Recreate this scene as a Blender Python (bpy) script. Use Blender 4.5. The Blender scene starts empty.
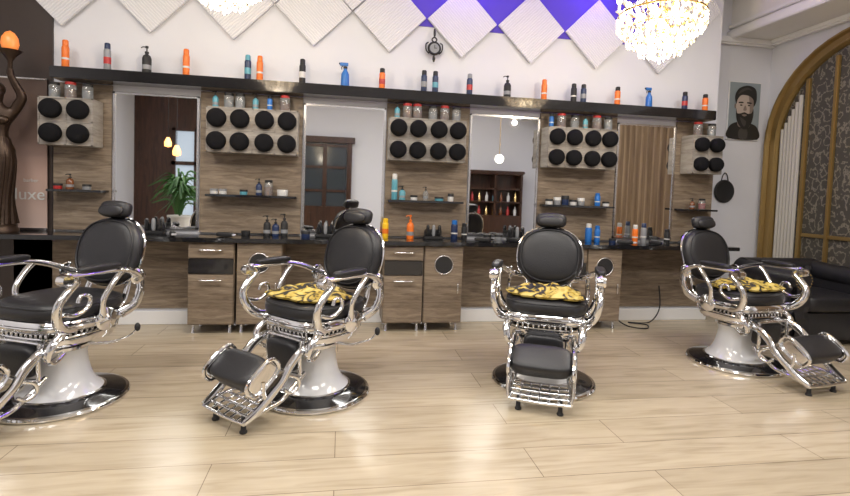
import bpy, bmesh, math, random
from mathutils import Vector, Matrix, Euler
random.seed(7)
sc = bpy.context.scene
COL = sc.collection
pi = math.pi

# ------------------------------------------------------------------ materials
def mat(name, col, rough=0.5, metal=0.0, emit=None, es=0.0, trans=0.0, coat=0.0, spec=None, bump=None):
    m = bpy.data.materials.new(name); m.use_nodes = True
    b = m.node_tree.nodes['Principled BSDF']
    b.inputs['Base Color'].default_value = (*col, 1)
    b.inputs['Roughness'].default_value = rough
    b.inputs['Metallic'].default_value = metal
    b.inputs['Transmission Weight'].default_value = trans
    b.inputs['Coat Weight'].default_value = coat
    if spec is not None: b.inputs['Specular IOR Level'].default_value = spec
    if emit:
        b.inputs['Emission Color'].default_value = (*emit, 1)
        b.inputs['Emission Strength'].default_value = es
    if bump:
        nt = m.node_tree
        tc = nt.nodes.new('ShaderNodeTexCoord'); nz = nt.nodes.new('ShaderNodeTexNoise')
        nz.inputs['Scale'].default_value = bump[0]; nz.inputs['Detail'].default_value = 3
        bp = nt.nodes.new('ShaderNodeBump'); bp.inputs['Strength'].default_value = bump[1]; bp.inputs['Distance'].default_value = 0.01
        nt.links.new(tc.outputs['Object'], nz.inputs['Vector'])
        nt.links.new(nz.outputs['Fac'], bp.inputs['Height'])
        nt.links.new(bp.outputs['Normal'], b.inputs['Normal'])
    return m

def ramp(nt, stops):
    r = nt.nodes.new('ShaderNodeValToRGB')
    e = r.color_ramp.elements
    while len(e) < len(stops): e.new(0.5)
    for i, (p, c) in enumerate(stops):
        e[i].position = p; e[i].color = (*c, 1)
    return r

def wood_mat(name, scale, stops, rough=0.45, detail=6, coat=0.0):
    m = mat(name, (1, 1, 1), rough, coat=coat); nt = m.node_tree; b = nt.nodes['Principled BSDF']
    tc = nt.nodes.new('ShaderNodeTexCoord'); mp = nt.nodes.new('ShaderNodeMapping')
    mp.inputs['Scale'].default_value = scale
    nz = nt.nodes.new('ShaderNodeTexNoise'); nz.inputs['Scale'].default_value = 1.0
    nz.inputs['Detail'].default_value = detail; nz.inputs['Roughness'].default_value = 0.68
    nz.inputs['Distortion'].default_value = 0.6
    r = ramp(nt, stops)
    nt.links.new(tc.outputs['Object'], mp.inputs['Vector']); nt.links.new(mp.outputs['Vector'], nz.inputs['Vector'])
    nt.links.new(nz.outputs['Fac'], r.inputs['Fac']); nt.links.new(r.outputs['Color'], b.inputs['Base Color'])
    return m

M_chrome = mat('chrome', (0.82, 0.83, 0.85), 0.08, 1.0)
M_leather = mat('black_leather', (0.016, 0.016, 0.019), 0.4, spec=0.5, bump=(120, 0.15))
M_black = mat('black_gloss', (0.012, 0.012, 0.014), 0.12, coat=0.5)
M_bmatte = mat('black_matte', (0.016, 0.016, 0.018), 0.6)
M_towel = mat('black_terry', (0.012, 0.012, 0.014), 0.95, spec=0.1, bump=(220, 0.6))
M_enamel = mat('white_enamel', (0.7, 0.71, 0.73), 0.18, coat=0.6)
M_wood = wood_mat('grey_brown_wood', (3.4, 3.4, 30), [(0.28, (0.085, 0.062, 0.044)), (0.45, (0.185, 0.14, 0.1)), (0.58, (0.26, 0.205, 0.15)), (0.76, (0.37, 0.305, 0.235))], detail=10)
M_woodpale = wood_mat('pale_rack_wood', (3, 3, 22), [(0.3, (0.2, 0.175, 0.155)), (0.5, (0.33, 0.3, 0.27)), (0.7, (0.44, 0.41, 0.375))])
M_dkwood = wood_mat('dark_mahogany', (20, 20, 2), [(0.3, (0.02, 0.01, 0.007)), (0.7, (0.085, 0.035, 0.02))], 0.3)
M_wall = mat('white_wall_paint', (0.70, 0.71, 0.765), 0.75, bump=(60, 0.05))
M_white = mat('white_trim_paint', (0.8, 0.8, 0.81), 0.5)
M_ceil = mat('ceiling_paint', (0.8, 0.79, 0.78), 0.8)
M_mirror = mat('mirror_glass', (0.86, 0.88, 0.88), 0.015, 1.0)
M_silver = mat('silver_frame', (0.7, 0.7, 0.72), 0.25, 1.0)
M_gold = mat('old_gold', (0.38, 0.26, 0.1), 0.38, 0.75, bump=(30, 0.2))
M_brass = mat('brass', (0.85, 0.62, 0.28), 0.22, 1.0)
M_purple = mat('painted_purple_glow', (0.1, 0.06, 0.55), 0.7)  # purple light on the white wall, put into the colour
M_bronze = mat('bronze', (0.045, 0.027, 0.018), 0.35, 0.6, bump=(25, 0.3))
M_orange = mat('orange_plastic', (0.8, 0.18, 0.02), 0.35)
M_red = mat('red_plastic', (0.45, 0.03, 0.03), 0.35)
M_blue = mat('blue_plastic', (0.02, 0.15, 0.5), 0.3)
M_teal = mat('teal_plastic', (0.1, 0.33, 0.42), 0.3)
M_navy = mat('navy_plastic', (0.015, 0.03, 0.09), 0.3)
M_yellow = mat('yellow_plastic', (0.9, 0.55, 0.02), 0.35)
M_grey = mat('grey_plastic', (0.25, 0.26, 0.28), 0.35)
M_label = mat('label_white', (0.62, 0.62, 0.62), 0.6)
M_glass = mat('jar_glass', (0.85, 0.88, 0.9), 0.05, trans=0.85)
M_amber = mat('amber_liquid', (0.18, 0.06, 0.02), 0.1, coat=0.5)
M_leaf = mat('leaf_green', (0.03, 0.11, 0.02), 0.5)
M_terra = mat('pot_white', (0.7, 0.7, 0.68), 0.4)
M_skin = mat('print_grey_skin', (0.48, 0.4, 0.35), 0.6)
M_skin2 = mat('print_skin_shade', (0.24, 0.19, 0.165), 0.6)
M_ink = mat('print_black', (0.02, 0.019, 0.018), 0.5)
M_ink2 = mat('print_charcoal', (0.06, 0.055, 0.05), 0.5)
M_pbg = mat('print_background', (0.27, 0.32, 0.35), 0.5)
M_crystal = mat('self_glowing_crystal', (1, 0.9, 0.78), 0.08, emit=(1, 0.74, 0.46), es=0.9)  # glow of the bulbs put into the crystals as emission
M_crystal2 = mat('painted_sparkle_crystal', (1, 0.95, 0.85), 0.08, emit=(1, 0.84, 0.62), es=6)  # stronger emission imitates sparkle on some of the drops
M_crystal3 = mat('clear_chandelier_crystal', (0.9, 0.85, 0.82), 0.06, 0.9)
M_bulb = mat('bulb', (1, 0.9, 0.7), 0.3, emit=(1, 0.82, 0.55), es=32)
M_warm = mat('warm_lamp_shade', (1, 0.6, 0.3), 0.3, emit=(1, 0.4, 0.1), es=4)
M_flame = mat('amber_globe', (0.8, 0.3, 0.08), 0.3, emit=(1, 0.2, 0.03), es=0.4)
M_pled = mat('purple_led', (0.4, 0.2, 1), 0.3, emit=(0.3, 0.12, 1), es=7)
M_globe = mat('globe_lamp_glass', (1, 1, 1), 0.3, emit=(1, 0.93, 0.8), es=4)
M_sky = mat('window_daylight', (0.6, 0.7, 0.8), 0.3, emit=(0.6, 0.75, 0.95), es=0.35)
M_curt = wood_mat('brown_curtain', (14, 14, 0.5), [(0.35, (0.1, 0.06, 0.03)), (0.65, (0.24, 0.165, 0.095))], 0.8)
M_banner = mat('banner_print', (0.5, 0.36, 0.3), 0.6)
M_wallrefl = mat('painted_wall_reflection', (0.5, 0.48, 0.44), 0.8)  # pale reflection of the white wall, put into the colour
M_dpanel = mat('dark_panel', (.04, .028, .024), .4)

# banner: vertical gradient of warm print tones
nt = M_banner.node_tree; b = nt.nodes['Principled BSDF']
tc = nt.nodes.new('ShaderNodeTexCoord'); sp = nt.nodes.new('ShaderNodeSeparateXYZ')
r = ramp(nt, [(0.0, (0.5, 0.38, 0.34)), (0.35, (0.42, 0.29, 0.25)), (0.6, (0.16, 0.1, 0.08)), (1.0, (0.08, 0.05, 0.04))])
nt.links.new(tc.outputs['Generated'], sp.inputs[0]); nt.links.new(sp.outputs['Z'], r.inputs['Fac']); nt.links.new(r.outputs['Color'], b.inputs['Base Color'])

# floor: pale oak laminate planks running along X
M_floor = mat('oak_laminate_floor', (0.6, 0.5, 0.4), 0.24, spec=0.5); nt = M_floor.node_tree; b = nt.nodes['Principled BSDF']
tc = nt.nodes.new('ShaderNodeTexCoord'); br = nt.nodes.new('ShaderNodeTexBrick')
br.inputs['Scale'].default_value = 1.0; br.inputs['Brick Width'].default_value = 1.6; br.inputs['Row Height'].default_value = 0.28
br.inputs['Mortar Size'].default_value = 0.0026; br.inputs['Mortar Smooth'].default_value = 0.4; br.offset = 0.37
br.inputs['Color1'].default_value = (0.52, 0.44, 0.32, 1); br.inputs['Color2'].default_value = (0.44, 0.37, 0.265, 1); br.inputs['Mortar'].default_value = (0.2, 0.155, 0.105, 1)
mp = nt.nodes.new('ShaderNodeMapping'); mp.inputs['Scale'].default_value = (1.3, 12, 1)
nz = nt.nodes.new('ShaderNodeTexNoise'); nz.inputs['Scale'].default_value = 1.5; nz.inputs['Detail'].default_value = 7; nz.inputs['Distortion'].default_value = 1.0
r = ramp(nt, [(0.3, (0.76, 0.74, 0.70)), (0.5, (0.95, 0.945, 0.935)), (0.72, (1.06, 1.06, 1.06))])
mx = nt.nodes.new('ShaderNodeMix'); mx.data_type = 'RGBA'; mx.blend_type = 'MULTIPLY'; mx.inputs[0].default_value = 1
L = nt.links.new
L(tc.outputs['Object'], br.inputs['Vector']); L(tc.outputs['Object'], mp.inputs['Vector']); L(mp.outputs['Vector'], nz.inputs['Vector'])
L(nz.outputs['Fac'], r.inputs['Fac']); L(br.outputs['Color'], mx.inputs[6]); L(r.outputs['Color'], mx.inputs[7]); L(mx.outputs[2], b.inputs['Base Color'])

# striped relief for diamond tiles
def tile_mat(name, rot):
    m = mat(name, (0.78, 0.785, 0.82), 0.5); nt = m.node_tree; b = nt.nodes['Principled BSDF']
    tc = nt.nodes.new('ShaderNodeTexCoord'); mp = nt.nodes.new('ShaderNodeMapping'); mp.inputs['Rotation'].default_value = (0, rot, 0)
    w = nt.nodes.new('ShaderNodeTexWave'); w.inputs['Scale'].default_value = 13; w.inputs['Distortion'].default_value = 2.0; w.inputs['Detail Scale'].default_value = 2.0
    bp = nt.nodes.new('ShaderNodeBump'); bp.inputs['Strength'].default_value = 0.4; bp.inputs['Distance'].default_value = 0.008
    nt.links.new(tc.outputs['Object'], mp.inputs['Vector']); nt.links.new(mp.outputs['Vector'], w.inputs['Vector'])
    nt.links.new(w.outputs['Fac'], bp.inputs['Height']); nt.links.new(bp.outputs['Normal'], b.inputs['Normal'])
    r = ramp(nt, [(0, (0.66, 0.665, 0.71)), (1, (0.76, 0.765, 0.8))])
    nt.links.new(w.outputs['Fac'], r.inputs['Fac']); nt.links.new(r.outputs['Color'], b.inputs['Base Color'])
    return m
M_tileA = tile_mat('relief_tile_a', pi / 4); M_tileB = tile_mat('relief_tile_b', -pi / 4)

# damask wallpaper
M_damask = mat('damask_wallpaper', (0.2, 0.2, 0.1), 0.6); nt = M_damask.node_tree; b = nt.nodes['Principled BSDF']
tc = nt.nodes.new('ShaderNodeTexCoord'); mp = nt.nodes.new('ShaderNodeMapping'); mp.inputs['Scale'].default_value = (1, 5, 4)
v = nt.nodes.new('ShaderNodeTexVoronoi'); v.inputs['Scale'].default_value = 1.6; v.inputs['Randomness'].default_value = 0.35
nz = nt.nodes.new('ShaderNodeTexNoise'); nz.inputs['Scale'].default_value = 4; nz.inputs['Detail'].default_value = 4
w = nt.nodes.new('ShaderNodeMath'); w.operation = 'SINE'; w2 = nt.nodes.new('ShaderNodeMath'); w2.operation = 'MULTIPLY'; w2.inputs[1].default_value = 15
ad = nt.nodes.new('ShaderNodeMath'); ad.operation = 'ADD'
r = ramp(nt, [(0.5, (0.06, 0.055, 0.045)), (0.95, (0.2, 0.18, 0.14))])
nt.links.new(tc.outputs['Object'], mp.inputs['Vector']); nt.links.new(mp.outputs['Vector'], v.inputs['Vector']); nt.links.new(mp.outputs['Vector'], nz.inputs['Vector'])
nt.links.new(v.outputs['Distance'], ad.inputs[0]); nt.links.new(nz.outputs['Fac'], ad.inputs[1]); nt.links.new(ad.outputs[0], w2.inputs[0])
nt.links.new(w2.outputs[0], w.inputs[0]); nt.links.new(w.outputs[0], r.inputs['Fac']); nt.links.new(r.outputs['Color'], b.inputs['Base Color'])

# yellow / black printed cape
M_cape = mat('yellow_black_print', (0.8, 0.6, 0.1), 0.55); nt = M_cape.node_tree; b = nt.nodes['Principled BSDF']
tc = nt.nodes.new('ShaderNodeTexCoord'); nz = nt.nodes.new('ShaderNodeTexNoise'); nz.inputs['Scale'].default_value = 12; nz.inputs['Detail'].default_value = 4; nz.inputs['Distortion'].default_value = 1.6
r = ramp(nt, [(0.48, (0.012, 0.012, 0.012)), (0.52, (0.42, 0.29, 0.03)), (0.64, (0.6, 0.48, 0.15))])
nt.links.new(tc.outputs['Object'], nz.inputs['Vector']); nt.links.new(nz.outputs['Fac'], r.inputs['Fac']); nt.links.new(r.outputs['Color'], b.inputs['Base Color'])

# ------------------------------------------------------------------ mesh builder
def spow(a, e): return math.copysign(abs(a) ** e, a)
def cr(pts, sub, closed=False):
    P = [Vector(p) for p in pts]; n = len(P); out = []
    segs = n if closed else n - 1
    for i in range(segs):
        if closed: a, b_, c, d = P[(i - 1) % n], P[i], P[(i + 1) % n], P[(i + 2) % n]
        else: a, b_, c, d = P[max(i - 1, 0)], P[i], P[i + 1], P[min(i + 2, n - 1)]
        for k in range(sub):
            t = k / sub
            out.append(0.5 * ((2 * b_) + (c - a) * t + (2 * a - 5 * b_ + 4 * c - d) * t * t + (3 * b_ - a - 3 * c + d) * t ** 3))
    if not closed: out.append(P[-1])
    return out

class MB:
    def __init__(s): s.bm = bmesh.new(); s.mats = []
    def mi(s, m):
        if m not in s.mats: s.mats.append(m)
        return s.mats.index(m)
    def raw(s, vs, fs, m, M=None, smooth=True):
        M = M or Matrix(); k = s.mi(m)
        V = [s.bm.verts.new(M @ Vector(v)) for v in vs]
        for f in fs:
            try:
                F = s.bm.faces.new([V[i] for i in f]); F.material_index = k; F.smooth = smooth
            except ValueError: pass
    def loft(s, rings, m, M=None, caps=(True, True), smooth=True, closed=False):
        vs = []; idx = []
        for r_ in rings:
            idx.append(list(range(len(vs), len(vs) + len(r_)))); vs += list(r_)
        fs = []
        pairs = [(i, i + 1) for i in range(len(rings) - 1)]
        if closed: pairs.append((len(rings) - 1, 0))
        for i, j in pairs:
            a, c = idx[i], idx[j]
            if len(a) > 1 and len(c) > 1:
                n = len(a)
                for q in range(n): fs.append((a[q], a[(q + 1) % n], c[(q + 1) % n], c[q]))
            elif len(a) == 1:
                n = len(c)
                for q in range(n): fs.append((a[0], c[(q + 1) % n], c[q]))
            else:
                n = len(a)
                for q in range(n): fs.append((a[q], a[(q + 1) % n], c[0]))
        if not closed:
            if caps[0] and len(idx[0]) > 2: fs.append(tuple(reversed(idx[0])))
            if caps[1] and len(idx[-1]) > 2: fs.append(tuple(idx[-1]))
        s.raw(vs, fs, m, M, smooth)
    def lathe(s, prof, m, M=None, seg=32):
        rings = []
        for r_, z in prof:
            if r_ < 1e-5: rings.append([(0, 0, z)])
            else: rings.append([(r_ * math.cos(2 * pi * i / seg), r_ * math.sin(2 * pi * i / seg), z) for i in range(seg)])
        s.loft(rings, m, M)
    def stack(s, lv, m, M=None, seg=40, e=2.0):
        rings = []
        for z, hx, hy in lv:
            if hx < 1e-5: rings.append([(0, 0, z)])
            else: rings.append([(hx * spow(math.cos(2 * pi * i / seg), 2 / e), hy * spow(math.sin(2 * pi * i / seg), 2 / e), z) for i in range(seg)])
        s.loft(rings, m, M)
    def sell(s, size, loc, m, e1=0.5, e2=0.5, rot=(0, 0, 0), seg=32, n=14):
        M = Matrix.Translation(loc) @ Euler(rot).to_matrix().to_4x4()
        a, b_, c = size[0] / 2, size[1] / 2, size[2] / 2; rings = []
        for j in range(n + 1):
            p = -pi / 2 + pi * j / n
            if j in (0, n): rings.append([(0, 0, c * (-1 if j == 0 else 1))]); continue
            rr = abs(math.cos(p)) ** e1; z = c * spow(math.sin(p), e1)
            rings.append([(a * rr * spow(math.cos(2 * pi * i / seg), e2), b_ * rr * spow(math.sin(2 * pi * i / seg), e2), z) for i in range(seg)])
        s.loft(rings, m, M)
    def tube(s, pts, rad, m, seg=10, sub=6, closed=False, sq=(1, 1), M=None):
        P = cr(pts, sub, closed) if sub > 1 else [Vector(p) for p in pts]
        n = len(P)
        def R(i):
            if isinstance(rad, (int, float)): return rad
            t = i / max(n - 1, 1) * (len(rad) - 1); k = min(int(t), len(rad) - 2); return rad[k] + (rad[k + 1] - rad[k]) * (t - k)
        nrm = None; rings = []
        for i in range(n):
            if closed: T = P[(i + 1) % n] - P[i - 1]
            else: T = P[min(i + 1, n - 1)] - P[max(i - 1, 0)]
            T.normalize()
            if nrm is None:
                nrm = T.orthogonal().normalized()
                up = Vector((1, 0, 0))
                if abs(T.dot(up)) < 0.9: nrm = (up - T * T.dot(up)).normalized()
            else: nrm = (nrm - T * T.dot(nrm)).normalized()
            B = T.cross(nrm); q = R(i)
            rings.append([tuple(P[i] + nrm * q * sq[0] * math.cos(2 * pi * k / seg) + B * q * sq[1] * math.sin(2 * pi * k / seg)) for k in range(seg)])
        s.loft(rings, m, M, closed=closed)
    def box(s, size, loc, m, bev=0.0, rot=(0, 0, 0)):
        t = bmesh.new(); bmesh.ops.create_cube(t, size=1.0)
        for v_ in t.verts: v_.co = Vector((v_.co.x * size[0], v_.co.y * size[1], v_.co.z * size[2]))
        if bev > 0: bmesh.ops.bevel(t, geom=list(t.edges), offset=bev, segments=2, affect='EDGES')
        t.verts.index_update()
        M = Matrix.Translation(loc) @ Euler(rot).to_matrix().to_4x4()
        s.raw([tuple(v_.co) for v_ in t.verts], [[v_.index for v_ in f.verts] for f in t.faces], m, M, smooth=False); t.free()
    def bx(s, x0, x1, y0, y1, z0, z1, m, bev=0.0):
        s.box((x1 - x0, y1 - y0, z1 - z0), ((x0 + x1) / 2, (y0 + y1) / 2, (z0 + z1) / 2), m, bev)
    def grid(s, fn, nu, nv, m, M=None):
        vs = [fn(i / nu, j / nv) for j in range(nv + 1) for i in range(nu + 1)]
        fs = [(j * (nu + 1) + i, j * (nu + 1) + i + 1, (j + 1) * (nu + 1) + i + 1, (j + 1) * (nu + 1) + i) for j in range(nv) for i in range(nu)]
        s.raw(vs, fs, m, M)
    def mesh(s, name):
        bmesh.ops.recalc_face_normals(s.bm, faces=list(s.bm.faces))
        for e in s.bm.edges:
            if len(e.link_faces) == 2 and e.calc_face_angle(0) > math.radians(42): e.smooth = False
        me = bpy.data.meshes.new(name); s.bm.to_mesh(me); s.bm.free()
        for m in s.mats: me.materials.append(m)
        return me
    def obj(s, name, loc=(0, 0, 0), parent=None, rot=(0, 0, 0)):
        return place(name, s.mesh(name), loc, parent, rot)

def place(name, me, loc=(0, 0, 0), parent=None, rot=(0, 0, 0)):
    o = bpy.data.objects.new(name, me); COL.objects.link(o); o.location = loc; o.rotation_euler = rot
    if parent: o.parent = parent
    return o
def empty(name, loc=(0, 0, 0), rot=(0, 0, 0)):
    o = bpy.data.objects.new(name, None); COL.objects.link(o); o.location = loc; o.rotation_euler = rot; o.empty_display_size = 0.1
    return o
def T(x, y, z): return Matrix.Translation((x, y, z))
RX = lambda a: Matrix.Rotation(a, 4, 'X')
RY = lambda a: Matrix.Rotation(a, 4, 'Y')
RZ = lambda a: Matrix.Rotation(a, 4, 'Z')

# ------------------------------------------------------------------ room shell
YW = 5.13            # main mirror wall
XL, XR = -5.0, 5.3
YB = -3.0
def one(name, x0, x1, y0, y1, z0, z1, m, bev=0):
    q = MB(); q.bx(x0, x1, y0, y1, z0, z1, m, bev); return q.obj(name)
one('floor', XL - .1, XR + .1, YB - .1, 5.7, -0.1, 0, M_floor)
one('wall_front', XL, 4.19, YW, 5.75, 0, 3.9, M_wall)
one('wall_front_recess', 4.19, XR + .1, 5.6, 5.75, 0, 3.9, M_wall)
one('wall_right', XR, XR + .1, YB, 5.6, 0, 3.9, M_wall)
one('wall_left', XL - .1, XL, YB, 5.75, 0, 3.9, M_wall)
one('wall_back', XL, XR, YB - .1, YB, 0, 3.9, M_wall)
one('wall_back_dark_panelling', XL, -1.75, YB, YB + .03, 0, 3.9, M_dkwood)
one('ceiling', XL - .1, XR + .1, YB - .1, 5.75, 3.9, 4.0, M_ceil)
one('ceiling_soffit', 4.7, XR, YB, 5.6, 3.4, 3.9, M_ceil)
q = MB()
q.bx(4.64, 4.7, YB, 5.6, 3.37, 3.47, M_white, .01); q.bx(4.66, 4.7, YB, 5.6, 3.5, 3.55, M_white, .01)
q.bx(5.2, 5.3, YB, 5.6, 3.33, 3.4, M_white, .02); q.bx(4.19, 5.3, 5.52, 5.6, 3.31, 3.4, M_white, .02)
q.obj('trim_cornice')
one('baseboard_front', XL, 4.19, YW - .02, YW, 0, .13, M_white, .004)
one('baseboard_recess', 4.19, XR, 5.58, 5.6, 0, .12, M_white, .004)
one('baseboard_right', XR - .02, XR, YB, 5.58, 0, .12, M_white, .004)
one('baseboard_back', XL, XR, YB + .03, YB + .05, 0, .12, M_white, .004)
# panel with the cove's purple glow in its colour + LED strip
one('trim_painted_cove_glow', 0.25, 3.55, YW - .012, YW, 3.05, 3.9, M_purple)
one('trim_cove_led', 0.3, 3.5, 5.0, 5.05, 3.83, 3.87, M_pled)
# diamond relief tiles
q = MB(); hd = 0.365
k = 0; x = -2.55
while x < 4.0:
    z = 3.12; s_ = hd * math.sqrt(2)
    q.box((s_, .03, s_), (x, YW - .033, z), M_tileA if k % 2 else M_tileB, .004, rot=(0, pi / 4, 0))
    if x + .37 < .25 or x > 3.0:
        q.box((s_, .03, s_), (x + .37, YW - .033, z + .375), M_tileB if k % 2 else M_tileA, .004, rot=(0, pi / 4, 0))
    x += .745; k += 1
q.obj('trim_diamond_wall_tiles')

# wood panels on wall
q = MB()
for x0, x1 in [(-2.62, -2.13), (-1.35, -.40), (.43, 1.29), (2.07, 2.955), (3.68, 4.17)]:
    q.bx(x0, x1, YW - .025, YW, .9, 2.25, M_wood)
q.bx(-2.95, 4.17, YW - .02, YW, .16, .84, M_wood)
q.obj('wall_front_wood_panelling')
one('wall_front_dark_panel', XL + .01, -2.63, YW - .02, YW, .13, 3.8, M_dpanel)

# mirrors
for (x0, x1) in [(-2.12, -1.36), (-.39, .42), (1.297, 2.063), (2.963, 3.673)]:
    e = empty('wall_mirror', ((x0 + x1) / 2, YW - .02, 1.56)); w_ = x1 - x0; h_ = 1.27
    a = MB(); a.box((w_ - .03, .01, h_ - .03), (0, 0, 0), M_mirror); a.obj('mirror_glass', parent=e)
    a = MB()
    for sx in (-1, 1): a.box((.022, .03, h_), (sx * (w_ / 2 - .011), 0, 0), M_silver, .003)
    for sz in (-1, 1): a.box((w_, .03, .02), (0, 0, sz * (h_ / 2 - .01)), M_silver, .003)
    a.obj('mirror_frame', parent=e)

# upper shelf & counter
one('wall_shelf_long', -2.55, 4.0, 4.9, YW - .025, 2.255, 2.355, M_black, .005)
q = MB(); q.bx(-3.4, 4.22, 4.70, YW - .025, .846, .886, M_black, .006)
q.obj('styling_counter')
for x0, x1 in [(-2.6, -2.15), (-1.26, -.43), (.45, 1.22), (2.1, 2.88), (3.7, 4.12)]:
    one('small_wall_shelf', x0, x1, YW - .19, YW - .025, 1.255, 1.275, M_black, .003)

# ------------------------------------------------------------------ base cabinets
def cabinet(xc, w_, kind):
    e = empty('base_cabinet', (xc, 4.93, 0)); d = .34
    a = MB(); a.box((w_, d, .76), (0, 0, .085 + .38), M_wood, .004); a.obj('carcass', parent=e)
    a = MB(); f = -d / 2 - .009
    if kind == 0:
        a.box((w_ - .012, .018, .13), (0, f, .765), M_wood, .003)
        a.box((w_ - .012, .018, .135), (0, f, .625), M_black, .003)
        a.box((w_ - .012, .018, .455), (0, f, .322), M_wood, .003)
    else:
        a.box((w_ - .012, .018, .745), (0, f, .465), M_wood, .003)
    a.obj('fronts', parent=e)
    a = MB()
    if kind == 0:
        for z in (.775, .5):
            a.tube([(-.09, f - .008, z), (-.08, f - .035, z), (.08, f - .035, z), (.09, f - .008, z)], .007, M_chrome, sub=4)
    else:
        a.tube([(0.09 * math.cos(t * pi / 8), f - .012, .66 + .09 * math.sin(t * pi / 8)) for t in range(16)], .006, M_silver, closed=True, sub=2)
        a.lathe([(0, 0), (.088, 0), (.088, .006), (0, .006)], M_bmatte, T(0, f - .009, .66) @ RX(pi / 2))
        a.tube([(w_ / 2 - .05, f - .012, .38), (w_ / 2 - .05, f - .03, .39), (w_ / 2 - .05, f - .03, .47), (w_ / 2 - .05, f - .012, .48)], .006, M_chrome, sub=3)
    for sx in (-1, 1):
        for sy in (-1, 1): a.lathe([(.018, 0), (.018, .01), (.012, .02), (.012, .09)], M_chrome, T(sx * (w_ / 2 - .04), sy * .13, 0), 12)
    a.obj('hardware', parent=e)
for xc, kk in [(-1.15, 0), (-.73, 1), (.605, 0), (.998, 1), (2.3, 0), (2.69, 1)]:
    cabinet(xc, .385 if xc > 0 else .4, kk)

# ------------------------------------------------------------------ towel racks
def rack(x0, x1, cols):
    xc = (x0 + x1) / 2; w_ = x1 - x0; zb, zt = 1.665, 2.085; d = .2
    e = empty('towel_rack', (xc, YW - .028 - d / 2, (zb + zt) / 2)); h_ = zt - zb
    a = MB(); t = .014
    a.box((w_, d, h_), (0, 0, 0), M_woodpale, .004)
    for z in (-h_ / 2 + .008, 0, h_ / 2 - .008): a.box((w_, .008, .014), (0, -d / 2 - .003, z), M_woodpale, .002)
    for i in range(cols + 1): a.box((t, .008, h_ - .002), (-w_ / 2 + t / 2 + i * (w_ - t) / cols, -d / 2 - .003, 0), M_woodpale, .002)
    a.obj('rack_box', parent=e)
    a = MB(); R = min(.086, w_ / cols / 2 - .012)
    for i in range(cols):
        for z in (-h_ / 4, h_ / 4):
            cx = -w_ / 2 + w_ / cols * (i + .5)
            if cols == 4: cx += (-.007 if i < 2 else .007)
            a.lathe([(R * .97, 0), (R, .03), (R * .97, .05), (R * .85, .068), (R * .5, .08), (0, .083)], M_towel, T(cx, -d / 2, z) @ RX(pi / 2), 28)
    a.obj('rolled_towels', parent=e)
rack(-2.64, -2.2, 2); rack(-1.25, -.43, 4); rack(.44, 1.21, 4); rack(2.08, 2.84, 4); rack(3.74, 4.10, 2)

# ------------------------------------------------------------------ bottles
def spray_can(x, y, z, m, cap=M_bmatte, h=.22, r=.03, band=None):
    a = MB()
    a.lathe([(0, 0), (r * .93, 0), (r, .006), (r, h * .72), (r * .9, h * .77), (r * .75, h * .79)], m)
    a.lathe([(r * .8, h * .785), (r * .82, h * .8), (r * .8, h * .97), (r * .6, h), (0, h)], cap)
    if band: a.lathe([(r * 1.015, h * .25), (r * 1.02, h * .26), (r * 1.02, h * .48), (r * 1.015, h * .49)], band)
    else: a.lathe([(r * 1.015, h * .3), (r * 1.02, h * .31), (r * 1.02, h * .36), (r * 1.015, h * .37)], M_label)
    a.obj('hair_spray_can', (x, y, z))
def pump_bottle(x, y, z, m, h=.22, r=.032, cap=M_bmatte):
    a = MB()
    a.lathe([(0, 0), (r, 0), (r * 1.03, .008), (r * 1.03, h * .55), (r * .8, h * .65), (r * .35, h * .7), (r * .35, h * .74)], m)
    a.lathe([(r * .45, h * .73), (r * .45, h * .8), (r * .15, h * .81), (r * .15, h * .92), (r * .35, h * .93), (r * .35, h), (0, h)], cap, seg=16)
    a.tube([(0, 0, h * .96), (-r * .8, 0, h * .97), (-r * 1.3, 0, h * .93)], r * .13, cap, seg=8, sub=3)
    a.lathe([(r * 1.04, h * .15), (r * 1.045, h * .16), (r * 1.045, h * .3), (r * 1.04, h * .31)], M_grey)
    a.obj('pump_bottle', (x, y, z))
def spray_bottle(x, y, z, m, h=.23, r=.034):
    a = MB()
    a.lathe([(0, 0), (r, 0), (r * 1.05, .01), (r, h * .3), (r * .95, h * .5), (r * .45, h * .66), (r * .4, h * .72)], m)
    a.lathe([(r * .5, h * .71), (r * .5, h * .79), (r * .3, h * .8), (0, h * .8)], M_bmatte, seg=16)
    a.box((r * 2.0, r * .6, h * .13), (-r * .3, 0, h * .88), m, .004)
    a.box((r * .3, r * .4, h * .07), (-r * 1.4, 0, h * .9), M_bmatte, .002)
    a.tube([(-r * .5, 0, h * .84), (-r * .9, 0, h * .76), (-r * .8, 0, h * .68)], r * .12, M_bmatte, seg=6, sub=3)
    a.obj('spray_bottle', (x, y, z))
def jar(x, y, z, r=.045, h=.13, fill=M_grey, lid=M_red):
    a = MB()
    a.lathe([(0, .0), (r, 0), (r * 1.04, .01), (r * 1.04, h * .75), (r * .85, h * .84)], M_glass)
    a.lathe([(0, .004), (r * .9, .004), (r * .9, h * .55), (0, h * .55)], fill)
    a.lathe([(r * .92, h * .82), (r * .95, h * .84), (r * .95, h * .97), (r * .8, h), (0, h)], lid)
    a.obj('glass_jar', (x, y, z))
def tub(x, y, z, m, r=.035, h=.05, lid=M_bmatte):
    a = MB()
    a.lathe([(0, 0), (r * .95, 0), (r, .005), (r, h * .6), (0, h * .6)], m); a.lathe([(r * 1.04, h * .6), (r * 1.04, h * .97), (r, h), (0, h)], lid)
    a.obj('hair_wax_tub', (x, y, z))

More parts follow.
